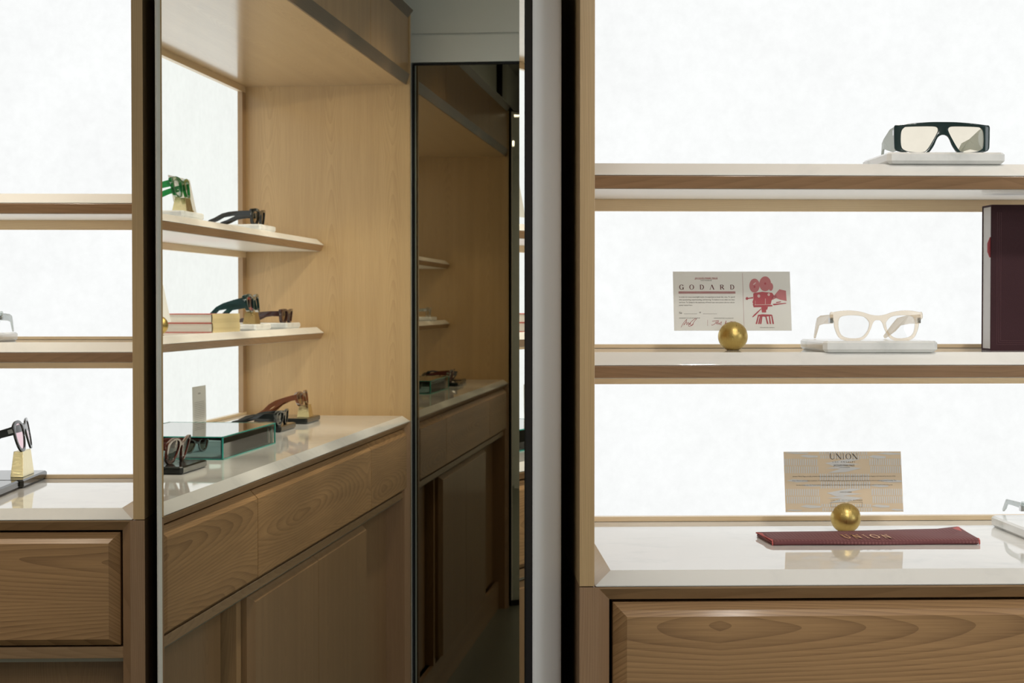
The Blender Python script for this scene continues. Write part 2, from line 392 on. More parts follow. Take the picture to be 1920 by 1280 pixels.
    bm = bmesh.new(); prism_x(bm, [(Y + .006, E + .9255), (Y + .05, E + .9255), (Y + .05, E + .95), (Y - .012, E + .95)], X0 + .001, X1 - .001); part('cornice', bm, wood('x', (.15, .09, .045), (.09, .052, .025), seed=18.))  # cornice shade likewise put into its dark colour
    part('cabinet_top', B((X0 - .02, X1 + .02, Y, Y + DB + .12, E + .951, E + .965)), M['wall'])
    return t

# luminous acrylic: even white with a very faint fibre texture
m, nt, out = newmat('luminous_acrylic'); tc = node(nt, 'ShaderNodeTexCoord')
f = maprange(nt, noise(nt, tc.outputs['Object'], 40, 6, .7), .35, .65, .0, 1.)
f2 = maprange(nt, noise(nt, tc.outputs['Object'], 6, 4, .6), .3, .7, .0, 1.)
f = mth(nt, 'MULTIPLY', mth(nt, 'ADD', f, f2), .5)
em = node(nt, 'ShaderNodeEmission'); nt.links.new(mixc(nt, f, (.85, .862, .857), (.93, .945, .94)), em.inputs[0]); em.inputs[1].default_value = 1.08
nt.links.new(em.outputs[0], out.inputs[0]); M['glow'] = m

XL0, XL1 = -3.1295, -.5595
XR0, XR1 = .1903, 2.7603
cabL = cabinet('display_cabinet', XL0, XL1, YL, 'wooden display cabinet with glowing back at left, doubled in the mirror', [-2.50, -1.235])
cabR = cabinet('display_cabinet', XR0, XR1, YR, 'wooden display cabinet with glowing back at right holding two gold balls', [XR0 + .675, XR0 + 1.94])
def countertop(X0, X1, Y, label):
    bm = bmesh.new()
    loft(bm, [rect(X0 + .0005, X1 - .0005, Y, Y + DB + .05, ZC), rect(X0 + .0005, X1 - .0005, Y - .0004, Y + DB + .05, ZC + .0035), rect(X0 + .0235, X1 - .0235, Y + .0215, Y + DB - .001, ZCT)])
    # back part of the slab stays clear of the framed back
    o = mk('marble_countertop', bm, M['marble'], bev=.0007); tag(o, label, 'worktop'); return o
def countertop_mesh(X0, X1, Y, label):
    bm = bmesh.new(); yb = Y + DB - .0006
    loft(bm, [rect(X0 + .003, X1 - .003, Y + .0006, yb, ZC), rect(X0 + .0012, X1 - .0012, Y, yb, ZC + .0012), rect(X0 + .0235, X1 - .0235, Y + .0215, yb, ZCT)])
    return tag(mk('marble_countertop', bm, M['marble']), label, 'worktop')
countertop_mesh(XL0, XL1, YL, 'white marble worktop of the left cabinet under the pink-lensed glasses')
countertop_mesh(XR0, XR1, YR, 'white marble worktop of the right cabinet under the burgundy pouch')

# ------------------------------------------------------------------ mirror standing across the corner between the cabinets
A = Vector((-.5125, 3.0544)); Bp = Vector((.0945, 2.3498)); d2 = (Bp - A).normalized(); nb = Vector((-d2.y, d2.x))
if nb.y < 0: nb = -nb
mir = thing('mirror', (A.x, A.y, 0), 'tall frameless mirror beside the white post, showing the left cabinet again', 'mirror')
ang = math.atan2(d2.y, d2.x); mir.rotation_euler = (0, 0, ang); W0 = (Bp - A).length - .003; W = W0 + .0078; MZ0, MZ1 = .03, E + .93
m, nt, out = newmat('mirror_silver'); bsdf(nt, out, (.94, .955, .915), 0.0, metal=1.); M['mirror'] = m
bm = bmesh.new(); bw, bd = .0125, .0023
rows = loft(bm, [[(0, .0030, MZ0), (W, 0, MZ0), (W, 0, MZ1), (0, .0030, MZ1)], [(bw, bd, MZ0 + bw), (W - bw, bd, MZ0 + bw), (W - bw, bd, MZ1 - bw), (bw, bd, MZ1 - bw)]], cap=False)
bm.faces.new(rows[-1]); bw2 = [bm.verts.new((x, .005, z)) for x, z in ((0, MZ0), (W, MZ0), (W, MZ1), (0, MZ1))]
for i in range(4): bm.faces.new((bw2[i], bw2[(i + 1) % 4], rows[0][(i + 1) % 4], rows[0][i]))
mk('mirror_glass', bm, M['mirror'], mir)
mk('backing_frame', B((-.0045, W + .0030, .0055, .012, MZ0 - .006, MZ1 + .006), (W + .0003, W + .0030, .0004, .0055, MZ0 - .006, MZ1 + .006)), M['black'], mir)
mk('edge_strip', B((-.0052, -.0004, -.0006, .0053, MZ0, MZ1)), simple('pale_edge', (.95, .93, .88), .4), mir)
prof = [(W + .001, .0125), (W + .0025, .0125)] + [(W + .0025 + .006 * math.sin(R(a)), .0395 - .0265 * math.cos(R(a))) for a in range(10, 171, 10)] + [(W + .0025, .067), (W + .001, .067)]
bm = bmesh.new(); prism_z(bm, prof, 0.0, MZ1 + .006); o = mk('side_post', bm, M['white_paint'], mir)
mk('back_panel', B((0, W + .0005, .0125, .03, 0.0, MZ1)), M['black'], mir)

# ------------------------------------------------------------------ room shell
def struct(name, bm, mat, **k): return tag(mk(name, bm, mat, **k), kind='structure')
m, nt, out = newmat('floor_stone'); tc = node(nt, 'ShaderNodeTexCoord')
bsdf(nt, out, mixc(nt, noise(nt, tc.outputs['Object'], 30, 5), (.15, .155, .12), (.20, .205, .16)), .35); M['floor'] = m
struct('floor', B((XW - .1, 3.2, -2.2, 3.95, -.05, 0)), M['floor'])
struct('ceiling', B((XW - .1, 3.2, -2.2, 3.95, CEIL, CEIL + .05)), M['ceiling'])
struct('wall_back', B((XW - .1, 3.2, 3.85, 3.95, 0, CEIL)), M['void'])
struct('wall_right', B((3.0, 3.1, -2.2, 3.85, 0, CEIL)), M['wall'])
wf = struct('added_window', B((2.97, 2.9995, -.36, -.31, E - .81, E + .81), (2.97, 2.9995, 1.01, 1.06, E - .81, E + .81), (2.97, 2.9995, -.31, 1.01, E - .81, E - .76), (2.97, 2.9995, -.31, 1.01, E + .76, E + .81)), M['white_paint'])  # added frame around the daylight lamp, out of view
struct('wall_rear', B((XW - .1, 3.0, -2.3, -2.2, 0, CEIL)), M['wall'])
GY1, GY0, GZ = 3.0745, 1.55, E + .790        # glazed opening in the left wall
bm = bmesh.new()
box(bm, XW - .1, XW + .004, GY1 + .004, 3.85, 0, CEIL); box(bm, XW - .1, XW + .004, -2.2, GY0, 0, CEIL)
box(bm, XW - .1, XW + .004, GY0, GY1 + .004, GZ + .004, E + .882); box(bm, XW - .1, XW + .004, GY0, GY1 + .004, E + .888, CEIL)
box(bm, XW - .1, XW - .004, GY0, GY1 + .004, E + .882, E + .888)
struct('wall_left', bm, M['wall'])
# upper zone above the cabinets closing to the ceiling
struct('trim_1', B((XL0 - .02, XL1 + .02, YL + .06, YL + .08, E + .966, CEIL)), M['wall'])
struct('trim_2', B((XR0 - .02, XR1 + .02, YR + .06, YR + .08, E + .966, CEIL)), M['wall'])
struct('trim_4', B((XL1 + .03, XR0 - .03, 3.08, 3.10, E + .97, CEIL)), M['wall'])
struct('trim_3', B((XL1 + .03, XR0 - .03, 3.5, 3.52, 0, CEIL)), M['void'])  # black sheet painting the dark of the niche behind the mirror
m, nt, out = newmat('dark_mirror_glass'); b = bsdf(nt, out, (.34, .30, .225), .0, metal=1.); M['dark_glass'] = m
dr = struct('door_1', B((XW - .03, XW - .002, GY0 + .01, GY1 - .012, .02, GZ - .006)), M['dark_glass'])
bm = bmesh.new()
box(bm, XW - .03, XW + .002, GY1 - .0075, GY1 - .0015, .0, GZ); box(bm, XW - .03, XW + .002, GY0, GY0 + .008, 0, GZ)
box(bm, XW - .03, XW + .001, GY0, GY1 - .0015, GZ - .005, GZ + .0005)
o = mk('door_frame', bm, M['black'], dr)
bm = B((XW - .006, XW - .0006, GY1 - .0118, GY1 - .0080, .02, GZ - .006)); mk('glass_edge', bm, simple('sage_edge', (.35, .38, .32), .3), dr)
for i, (lx, ly, s, pw) in enumerate(LIGHTS):
    t = tag(mk('ceiling_light_frame', B((lx - s / 2 - .02, lx + s / 2 + .02, ly - s / 2 - .02, ly - s / 2, CEIL - .02, CEIL - .0002), (lx - s / 2 - .02, lx + s / 2 + .02, ly + s / 2, ly + s / 2 + .02, CEIL - .02, CEIL - .0002),
            (lx - s / 2 - .02, lx - s / 2, ly - s / 2, ly + s / 2, CEIL - .02, CEIL - .0002), (lx + s / 2, lx + s / 2 + .02, ly - s / 2, ly + s / 2, CEIL - .02, CEIL - .0002)), M['white_paint']),
            'square white frame of a flush ceiling light, out of the picture', 'light', 'flush ceiling lights')

for (fx, fy), aim, pw, cone, colr in SPOTS:
    t = thing('track_spotlight', (fx, fy, CEIL), 'white track spotlight on the ceiling, out of the picture', 'light', 'ceiling track spotlights')
    mk('ceiling_mount', B((-.03, .03, -.05, .05, -.012, -.0002)), M['white_paint'], t)
    mk('stem', B((-.006, .006, -.006, .006, -.06, -.012)), M['white_paint'], t)
    bm = bmesh.new()
    n = 20; prof = [(.044, -.03), (.044, .07), (.036, .078), (.002, .08), (.002, .074), (.034, .07), (.038, -.03)]
    rows = [[bm.verts.new((r_ * math.cos(2 * math.pi * i / n), r_ * math.sin(2 * math.pi * i / n), z_)) for i in range(n)] for r_, z_ in prof]
    for a, b in zip(rows, rows[1:]):
        for i in range(n): bm.faces.new((a[i], a[(i + 1) % n], b[(i + 1) % n], b[i]))
    h = mk('lamp_head', bm, M['white_paint'], t, smooth=True, recalc=False); dvec = Vector(aim) - Vector((fx, fy, CEIL - .135))
    h.location = (0, 0, -.135); h.rotation_euler = dvec.to_track_quat('-Z', 'Y').to_euler()

# ------------------------------------------------------------------ display plinths
def plinth(cx, y0, z, label, mat='plinth', w_=.175, d_=.165, h=.0172, group=None, c=.006):
    def oc(i): a, b = w_ / 2 - i, d_ / 2 - i; k = max(c - i * .4, .002); return [(-a + k, -b), (a - k, -b), (a, -b + k), (a, b - k), (a - k, b), (-a + k, b), (-a, b - k), (-a, -b + k)]
    bm = bmesh.new()
    loft(bm, [[(x, y, 0) for x, y in oc(.0045)], [(x, y, .0045) for x, y in oc(0)], [(x, y, h - .003) for x, y in oc(0)], [(x, y, h) for x, y in oc(.003)]])
    o = mk('stone_plinth', bm, M[mat], off=(cx, y0 + d_ / 2, z)); o.name = 'marble_plinth' if mat == 'plinth' else 'black_stone_plinth'
    return tag(o, label, 'display block', group)
# ------------------------------------------------------------------ glasses
STY = {
 # outlines in mm, symmetric styles given for the right half, lens outlines for the right lens
 'flattop': dict(out=[(0, 23.6), (20, 23.4), (45, 21.8), (66, 19.6), (71.8, 18.4), (72.3, 10), (72, -8), (70.5, -16.5), (62, -20), (48, -22.8), (38, -23.4), (27, -23.4), (22, -21), (15, -11.5), (10.5, -1.5), (7, 3.3), (2.5, 5.6), (0, 5.8)],
      lens=[(9, 17), (18, 18.6), (52, 18.2), (59, 16.5), (63.5, 9), (63.6, -10), (59, -18), (46, -21.4), (30, -21.6), (22.5, -16.5), (13.5, -2), (8, 8.5), (7, 13)]),
 'square': dict(out=[(0, 15.2), (12, 16.8), (26, 21), (42, 23), (56, 22.6), (68, 20.6), (72.3, 20.2), (72.8, 12.5), (67.5, 8), (66, -2), (61.5, -14), (56, -19.5), (46, -22.4), (28, -21.8), (18.5, -16), (12, -5), (8.5, 4.5), (4.5, 9.2), (0, 9.6)],
      lens=[(14, 8), (22, 15), (38, 17.2), (55, 15.8), (61, 10), (61.5, -2), (58, -13), (50, -18.4), (36, -20), (24, -17.5), (15.5, -8), (12.5, 2)]),
 'round': dict(out=[(0, 13.5), (10, 15.5), (24, 21.5), (40, 24.2), (56, 23.5), (68, 19), (72.5, 14), (71, 6), (68, -4), (62, -16), (52, -23.8), (40, -25.6), (27, -23.5), (17, -15), (11, -4), (8, 4), (4, 8), (0, 8.6)],
      lens=[(13, 7), (20, 16), (36, 20.2), (54, 19), (63, 12), (64, 1), (58.5, -13), (49, -20.3), (38, -22), (26, -19), (17, -9), (13, -1)]),
}
def glasses(loc, rz, style, frame, lens, label, W=.145, hs=1., group=None, tilt=0., temple_h=1., drop=.0, temple=None, thick=.0042, name='sunglasses', cat='sunglasses', tip=None, arm=.136, pitch=0., pant=.10):
    st = STY[style]; k = W / .145 / 1000
    half = [(x * k, z * k * hs) for x, z in st['out']]
    full = half + [(-x, z) for x, z in half[-2:0:-1]]
    L = [(x * k, z * k * hs) for x, z in st['lens']]
    zmin = min(z for x, z in full)
    holes = [smoothpoly(L, 4), smoothpoly([(-x, z) for x, z in L], 4)]
    t = thing(name, loc, label, cat, group, rz); t.rotation_euler = (pitch, 0, rz)
    def bend(me_v, y0=0.):
        x, z, y = me_v[0], me_v[1] - zmin, me_v[2] + y0
        return Vector((x, y + 1.25 * x * x - pant * z, z))
    me = curve_mesh([smoothpoly(full, 4)] + holes, thick / 2 - .0009, .0009)
    rt = Matrix.Rotation(tilt, 3, 'X')
    bm = bmesh.new(); bm.from_mesh(me)
    for i in range(-7, 8):
        bmesh.ops.bisect_plane(bm, geom=bm.verts[:] + bm.edges[:] + bm.faces[:], plane_co=(i * .0095, 0, 0), plane_no=(1, 0, 0))
    bmesh.ops.remove_doubles(bm, verts=bm.verts, dist=1e-6); bm.to_mesh(me); bm.free()
    for v in me.vertices: v.co = rt @ bend(v.co)
    me.materials.clear(); me.materials.append(frame); fo = bpy.data.objects.new('frame', me); COL.objects.link(fo); fo.parent = t
    for p in me.polygons: p.use_smooth = True
    me.set_sharp_from_angle(angle=R(38))
    for h in holes:
        bm = bmesh.new(); c = Vector((sum(p[0] for p in h) / len(h), sum(p[1] for p in h) / len(h)))
        ring = []; 
        for s in (1.02, .7, .35):
            ring.append([bm.verts.new(rt @ bend((c.x + (p[0] - c.x) * s, c.y + (p[1] - c.y) * s, -.001 * (1 - s)))) for p in h])
        cv = bm.verts.new(rt @ bend((c.x, c.y, -.001))); n = len(h)
        for a, b in zip(ring, ring[1:]):
            for i in range(n): bm.faces.new((a[i], a[(i + 1) % n], b[(i + 1) % n], b[i]))
        for i in range(n): bm.faces.new((ring[-1][i], ring[-1][(i + 1) % n], cv))
        mk('lens', bm, lens, t, smooth=True)
    zt = (max(z for x, z in half) - zmin) * .86; xe = half[4 if style == 'flattop' else 6][0] - .0025; ye = 1.25 * xe * xe - pant * zt * .8 + .001
    th = .0165 * temple_h * (W / .145); e = -(drop + .0)
    tz = e + (arm * math.tan(-pitch) if pitch else 0)          # the tips come down to the surface
    top = [(0, zt), (.03, zt - .0005), (.062, zt - .003), (.085, zt - .008 + (.3 * tz)), (.108, (zt - .015) * .8 + tz * .6), (.125, .013 + tz * .9), (arm, .004 + tz)]
    bot = [(arm - .004, .0005 + tz), (.118, .002 + tz * .9), (.098, (zt - .026) * .7 + tz * .6), (.078, zt - .0195 + .3 * tz), (.05, zt - th * .85 - .001), (0, zt - th)]
    if temple: top, bot = temple(zt)
    for s in (-1, 1):
        bm = bmesh.new(); pts = top + bot; inn = -s * .012
        lay = []
        for dx in (-.0016, .0016):
            lay.append([tuple(rt @ Vector((s * xe + dx + inn * max(0, (y - .06) / .08) ** 1.3 if y > .06 else s * xe + dx, ye + y, z))) for y, z in pts])
        loft(bm, lay)
        tp = mk('temple', bm, frame if tip is None else tip, t, bev=.0005)
        bm = B((s * xe - .0035, s * xe + .0015, ye - .0005, ye + .009, zt - .012, zt - .004))
        mk('hinge', bm, M['chrome'] if frame is not M['black'] else M['brass_light'], tp)
    return t
def acetate(n, c, tint=None, dif=.6): return simple(n, c, .12, coat=.4, coat_rough=.03) if tint is None else thin_glass(n, tint, .55, dif, c, .12)
LENS = lambda n, c: thin_glass(n, c, 1.2)
A_ = dict(
  green_black=acetate('dark_green_acetate', (.012, .03, .030)), black=acetate('black_acetate', (.01, .012, .012)),
  beige=acetate('beige_crystal_acetate', (.85, .72, .56), (.955, .905, .83), .10), clear=acetate('clear_grey_acetate', (.5, .55, .53), (.90, .93, .925), .22),
  green=acetate('green_crystal_acetate', (.01, .15, .05), (.18, .62, .28), .35), teal=acetate('dark_teal_acetate', (.01, .045, .045), (.2, .4, .38), .8),
  brown=acetate('dark_brown_acetate', (.05, .016, .012)), amber=acetate('amber_acetate', (.20, .065, .025), (.6, .3, .15), .8), tort=acetate('red_brown_acetate', (.12, .035, .026), (.5, .2, .15), .85),
)
pale_temple = acetate('pale_green_acetate', (.62, .68, .64), (.86, .9, .87), .6)
LN = dict(tan=LENS('tan_lens', (.93, .86, .73)), clear=LENS('clear_lens', (.98, .98, .98)), grey=LENS('grey_lens', (.16, .18, .17)), pink=LENS('pink_lens', (.93, .62, .68)), brown=LENS('brown_lens', (.25, .17, .10)),
          pale=LENS('pale_lens', (.85, .88, .88)), amber=LENS('amber_lens', (.45, .33, .16)), red=LENS('red_lens', (.75, .2, .22)))
def wedge(x, y, z, label, rz=0., m1='brass', w_=.046, h=.034, b=.019):
    """tapered brass nose-stand"""
    bm = bmesh.new(); a = w_ / 2
    loft(bm, [[(-a, -b, 0), (a, -b, 0), (a, b, 0), (-a, b, 0)], [(-a * .72, -b * .72, h), (a * .72, -b * .72, h), (a * .72, b * .72, h), (-a * .72, b * .72, h)]])
    o = mk('brass_nose_stand', bm, M[m1], bev=.0006, off=(x, y, z)); o.rotation_euler = (0, 0, rz); return tag(o, label, 'display stand')

# right cabinet, top shelf
plinth(.747, YR + DS + .007, ZS1T, 'white marble block on the top shelf at right, under flat-topped sunglasses', w_=.180)
def big_temple(zt): return ([(0, zt + .002), (.035, zt), (.08, zt - .010), (.108, zt - .014), (.153, -.0135)], [(.150, -.0165), (.1385, .0010), (.105, zt - .027), (.08, zt - .026), (.05, zt - .031), (.02, zt - .036), (0, zt - .036)])
glasses((.7495, 2.64, ZS1T + .0174), 0, 'flattop', A_['green_black'], LN['tan'], 'flat-topped dark green sunglasses with tan lenses on a marble block, top shelf at right', W=.1465, temple=big_temple, tip=pale_temple, pant=0.)
# right cabinet, middle shelf
plinth(.6485, YR + DS + .009, ZS2T, 'white marble block on the middle shelf at right, under clear beige glasses', w_=.175, d_=.180)
def mid_temple(zt): return ([(0, zt + .001), (.06, zt - .001), (.092, zt - .005), (.108, zt - .014), (.138, .004)], [(.134, .0005), (.102, zt - .026), (.085, zt - .017), (.05, zt - .014), (0, zt - .013)])
glasses((.651, 2.644, ZS2T + .0174), R(4), 'square', A_['beige'], LN['clear'], 'clear beige eyeglasses on a marble block, middle shelf at right', W=.1435, temple=mid_temple, pant=0., name='eyeglasses', cat='glasses')

def ball(x, y, z, r, label, rzc=0.):
    bm = bmesh.new(); pr = [(r * .42, 0)] + [(r * math.sin(R(a)), r * (1 - math.cos(R(a)))) for a in range(25, 176, 6)] + [(.0005, 2 * r - .00005)]
    pr[0] = (r * math.sin(R(22)), r * (1 - math.cos(R(22))))
    zo = pr[0][1]
    lathe(bm, [(a, b - zo) for a, b in pr], 48)
    o = mk('brass_ball_holder', bm, M['brass_ball'], smooth=True, off=(x, y, z)); return tag(o, label, 'card holder')
def card_thing(name, x, y, z, label, w_, h, mat, tilt=R(11), rz=0.):
    t = thing(name, (x, y, z), label, 'card', rz=rz); t.rotation_euler = (-tilt, 0, rz)
    mk('card_sheet', B((-w_ / 2, w_ / 2, 0, .0006, 0, h)), mat, t); return t

# --- certificate with a film camera
CW, CH = .1872, .0955
gx, gy = .4446, 2.745
ball(gx + .0003, gy, ZS2T, .0235, 'brushed brass ball on the middle shelf, holding the grey card with a red film camera')
cd = card_thing('printed_card', gx + .0003, gy - .0015, E - .0405, 'grey card printed with a red film camera and GODARD, in a brass ball', CW, CH, M['card'])
PX = CW / 1645.; cx0, cz0 = 148., 958.       # print coordinates measured on the card
def P(x, y): return ((x - cx0 - (y - 130) * .035) * PX - CW / 2 + .0008, (cz0 - y) * (CH / 828.))
bm = bmesh.new()
for i, ch in enumerate('GODARD'):
    x, z = P(235 + i * 142, 382); glyph(bm, ch, x, z, .0076, .0072, -.0003, .19, .06)
mk('card_title', bm, simple('maroon_ink', (.13, .035, .035), .6), cd).location = (0, 0, 0)
bm = bmesh.new()
text_into(bm, 'JACQUES MARIE MAGE', .0042, *P(612, 236), align='CENTER', y=-.0003, width=.0365)
x0, z0 = P(450, 238); x1, _ = P(770, 238); flat(bm, [(x0, z0), (x1, z0), (x1, z0 + .0004), (x0, z0 + .0004)], -.0003)
x0, z0 = P(225, 412); x1, _ = P(1022, 412); flat(bm, [(x0, z0), (x1, z0), (x1, z0 - .0011), (x0, z0 - .0011)], -.0003)
for yy in (424, 431, 438):
    x0, z0 = P(225, yy); x1, _ = P(1022, yy); flat(bm, [(x0, z0), (x1, z0), (x1, z0 - .0004), (x0, z0 - .0004)], -.0003)
# signatures
def sig(pts, wd=.0006): stroke(bm, [P(*p) for p in smoothpoly2(pts)], wd, -.0003)
def smoothpoly2(pts):
    o = []
    for i in range(len(pts) - 1):
        p0, p1, p2, p3 = (Vector(pts[min(max(i + k - 1, 0), len(pts) - 1)]) for k in range(4))
        for s in range(5):
            t = s / 5; o.append(.5 * ((2 * p1) + (p2 - p0) * t + (2 * p0 - 5 * p1 + 4 * p2 - p3) * t * t + (3 * p1 - p0 - 3 * p2 + p3) * t ** 3))
    o.append(Vector(pts[-1])); return o
sig([(265, 912), (300, 850), (345, 800), (320, 860), (300, 880), (340, 835), (345, 880), (365, 840), (375, 878), (395, 850), (400, 885), (425, 870), (455, 820), (480, 795), (455, 795), (400, 840), (370, 880), (375, 898), (410, 890), (440, 865)])
sig([(698, 828), (740, 822), (790, 815)]); sig([(762, 822), (735, 865), (700, 882), (690, 875)]); sig([(750, 855), (765, 845), (760, 868), (785, 822), (780, 870), (800, 850), (805, 875), (815, 850), (830, 835), (822, 875), (832, 880)])
sig([(875, 880), (895, 820), (890, 870), (915, 845), (925, 868), (945, 845), (955, 865), (975, 830), (970, 868), (1000, 845), (1020, 850)]); sig([(955, 832), (1030, 836)])
x0, z0 = P(632, 810); flat(bm, [(x0, z0), (x0 + .0003, z0), (x0 + .0003, z0 - .0095), (x0, z0 - .0095)], -.0003)
for q in [(1118, 150, 1145, 900)]:
    a = P(q[0], q[1]); b = P(q[2] - 30 + 28, q[3]); flat(bm, [(a[0], a[1]), (a[0] + .0003, a[1]), (a[0] + .0003, .0028), (a[0], .0028)], -.0003)
mk('red_lettering', bm, M['ink_red'], cd)
bm = bmesh.new()
text_into(bm, 'LOS ANGELES', .0024, *P(610, 262), align='CENTER', y=-.0003, width=.0175)
for i, s in enumerate(["In order to create meaningful work, it's important to break the rules. To spend", 'time questioning, experimenting, and learning. To believe in not what one does', 'and loves. To Godard is the testimony of French new wave picture director whose', 'career started here.']):
    x, z = P(233, 497 + i * 38); text_into(bm, s, .0031, x, z, y=-.0003, width=.0885 if i < 3 else .0215)
text_into(bm, 'No', .0052, *P(234, 725), y=-.0003, width=.0048); text_into(bm, 'OF', .0034, *P(515, 716), y=-.0003, width=.003)
for a, b in ((300, 488), (572, 765)):
    x0, z0 = P(a, 722); x1, _ = P(b, 722); flat(bm, [(x0, z0), (x1, z0), (x1, z0 - .0003), (x0, z0 - .0003)], -.0003)
text_into(bm, 'DESIGNED IN LOS ANGELES BY', .0022, *P(236, 790), y=-.0003, width=.0335); text_into(bm, 'HANDCRAFTED IN JAPAN BY', .0022, *P(722, 792), y=-.0003, width=.0315)
text_into(bm, 'Mitchell film camera', .0024, *P(1470, 922), align='CENTER', y=-.0003, width=.023)
mk('small_print', bm, M['ink_dark'], cd)
bm = bmesh.new()
def pe(cx, cy, rx, ry, y=-.0003, rot=0):
    pts = []
    for q in arc(0, 0, rx, ry, 0, 354, 59): a = R(rot); pts.append(P(cx + q[0] * math.cos(a) - q[1] * math.sin(a), cy + q[0] * math.sin(a) + q[1] * math.cos(a)))
    flat(bm, pts, y)
def pp(*pts, y=-.0003): flat(bm, [P(*p) for p in pts], y)
pe(1290, 328, 72, 98); pe(1440, 302, 82, 104, -.00032); pe(1520, 345, 32, 55, -.00028)
pp((1555, 480), (1640, 380), (1732, 400), (1742, 545), (1650, 525), (1590, 500)); pp((1530, 505), (1560, 470), (1600, 460), (1600, 500), (1540, 530))
mk('film_camera_print', bm, M['ink_pink'], cd)
bm = bmesh.new()
pp((1272, 440), (1290, 430), (1400, 415), (1540, 430), (1565, 470), (1530, 540), (1520, 590), (1280, 605), (1262, 560), (1275, 520)); pp((1265, 590), (1540, 600), (1545, 618), (1400, 630), (1280, 632))
pp((1165, 505), (1185, 485), (1205, 500), (1270, 488), (1270, 508), (1205, 515), (1190, 530), (1170, 524)); pp((1385, 628), (1480, 625), (1470, 665), (1455, 668), (1455, 705), (1395, 705), (1390, 668))
pp((1545, 585), (1730, 570), (1740, 580), (1560, 605)); pp((1590, 560), (1660, 550), (1665, 560), (1600, 572))
pp((1340, 738), (1400, 730), (1530, 735), (1550, 752), (1440, 765), (1335, 756)); pp((1380, 650), (1390, 655), (1305, 745), (1270, 772), (1258, 768), (1290, 730))
for a, b in ((1345, 1318), (1375, 1352), (1395, 1378), (1450, 1478), (1500, 1515), (1535, 1555)): pp((a - 9, 756), (a + 9, 756), (b + 11, 866), (b - 11, 866))
pe(1290, 345, 12, 16, -.0005); pe(1440, 300, 14, 16, -.0005)
o = mk('film_camera_print', bm, simple('deep_pink_ink', (.42, .07, .085), .6), cd)
bm = bmesh.new(); pe(1350, 475, 20, 22, -.0006); pe(1490, 455, 18, 20, -.0006); pp((1300, 540), (1304, 540), (1304, 600), (1300, 600), y=-.0006); pp((1290, 596), (1520, 590), (1520, 597), (1290, 603), y=-.0006); pp((1440, 510), (1447, 510), (1447, 590), (1440, 590), y=-.0006); pe(1290, 300, 26, 8, -.0006, -40)
mk('print_highlight', bm, simple('pale_pink_ink', (.62, .45, .43), .6), cd)

# --- card with pale lozenges
ux, uy = .6185, 2.722
ball(ux + .0025, uy, ZCT, .0237, 'brushed brass ball behind the burgundy pouch, holding the tan UNION card')
cu_ = card_thing('printed_card', ux + .0003, uy - .0015, E - .3262, 'tan card with pale zigzag pattern and UNION, in a brass ball', CW, CH, M['card_tan'])
def Q(x, y):   # crop coordinates 1920 wide
    return ((x - 35 - (y - 70) * .0475) * (CW / 1750.) - CW / 2, (990 - y - (x - 950) * .008) * (CH / 920.))
def qp(bm, *pts, y=-.0003):
    flat(bm, [(max(-CW / 2 + .0004, min(CW / 2 - .0004, q[0])), max(.0003, min(CH - .0003, q[1]))) for q in (Q(*p) for p in pts)], y)
bm = bmesh.new()
# upright bars of the woven pattern
def bars(x0, x1, y0, y1, n, dx=0):
    for i in range(n):
        a = x0 + (x1 - x0) * (i + .25) / n; b = a + (x1 - x0) / n * .5; mid = (y0 + y1) / 2
        qp(bm, (a, y0 + 12), ((a + b) / 2, y0), (b, y0 + 12), (b, mid - 14), ((a + b) / 2, mid - 4), (a, mid - 14)); a += (x1 - x0) / n * .5; b += (x1 - x0) / n * .5
        qp(bm, (a, mid + 10), ((a + b) / 2, mid), (b, mid + 10), (b, y1 - 12), ((a + b) / 2, y1), (a, y1 - 12))
bars(40, 545, 180, 410, 15); bars(1310, 1800, 170, 400, 15); bars(70, 575, 640, 870, 15); bars(1345, 1840, 630, 860, 15)
bars(560, 1290, 66, 185, 21); bars(570, 1320, 405, 640, 21); bars(600, 1350, 865, 985, 21)
for dy, dx in ((0, 0), (455, 25)):
    qp(bm, (655 + dx, 248 + dy), (1000 + dx, 180 + dy), (1190 + dx, 185 + dy), (960 + dx, 240 + dy), (1190 + dx, 262 + dy), (800 + dx, 300 + dy), y=-.00035)
    qp(bm, (660 + dx, 328 + dy), (900 + dx, 290 + dy), (1200 + dx, 322 + dy), (960 + dx, 385 + dy), (690 + dx, 400 + dy), (880 + dx, 335 + dy), y=-.0004)
for x0, x1, yy, hh in ((45, 400, 95, 25), (280, 545, 145, 38), (1300, 1560, 150, 45), (1420, 1780, 98, 28), (80, 400, 520, 40), (1430, 1810, 515, 40), (300, 590, 590, 30), (1330, 1600, 590, 38), (290, 600, 910, 42), (1350, 1620, 900, 38), (85, 320, 968, 18), (1630, 1850, 955, 26)):
    m_ = (x0 + x1) / 2
    qp(bm, (x0, yy), (m_ - 60, yy - hh * .6), (x1, yy - hh * .2), (x1, yy + hh * .4), (m_, yy + hh * .6), y=-.00038)
mk('woven_print', bm, M['card_blue'], cu_)
bm = bmesh.new()
for ch, x, ww in (('U', 720, .0094), ('N', 815, .0094), ('I', 912, .0036), ('O', 962, .0092), ('N', 1058, .0094)):
    a = Q(x, 188); glyph(bm, ch, a[0], a[1], .0090, ww, -.0006, .13, .03)
text_into(bm, 'LOS ANGELES', .0027, *Q(935, 238), align='CENTER', y=-.0006, width=.0355, spacing=1.8)
text_into(bm, 'JACQUES MARIE MAGE', .0037, *Q(940, 293), align='CENTER', y=-.0006, width=.0335); text_into(bm, 'LOS ANGELES', .0016, *Q(945, 318), align='CENTER', y=-.0006, width=.0165)
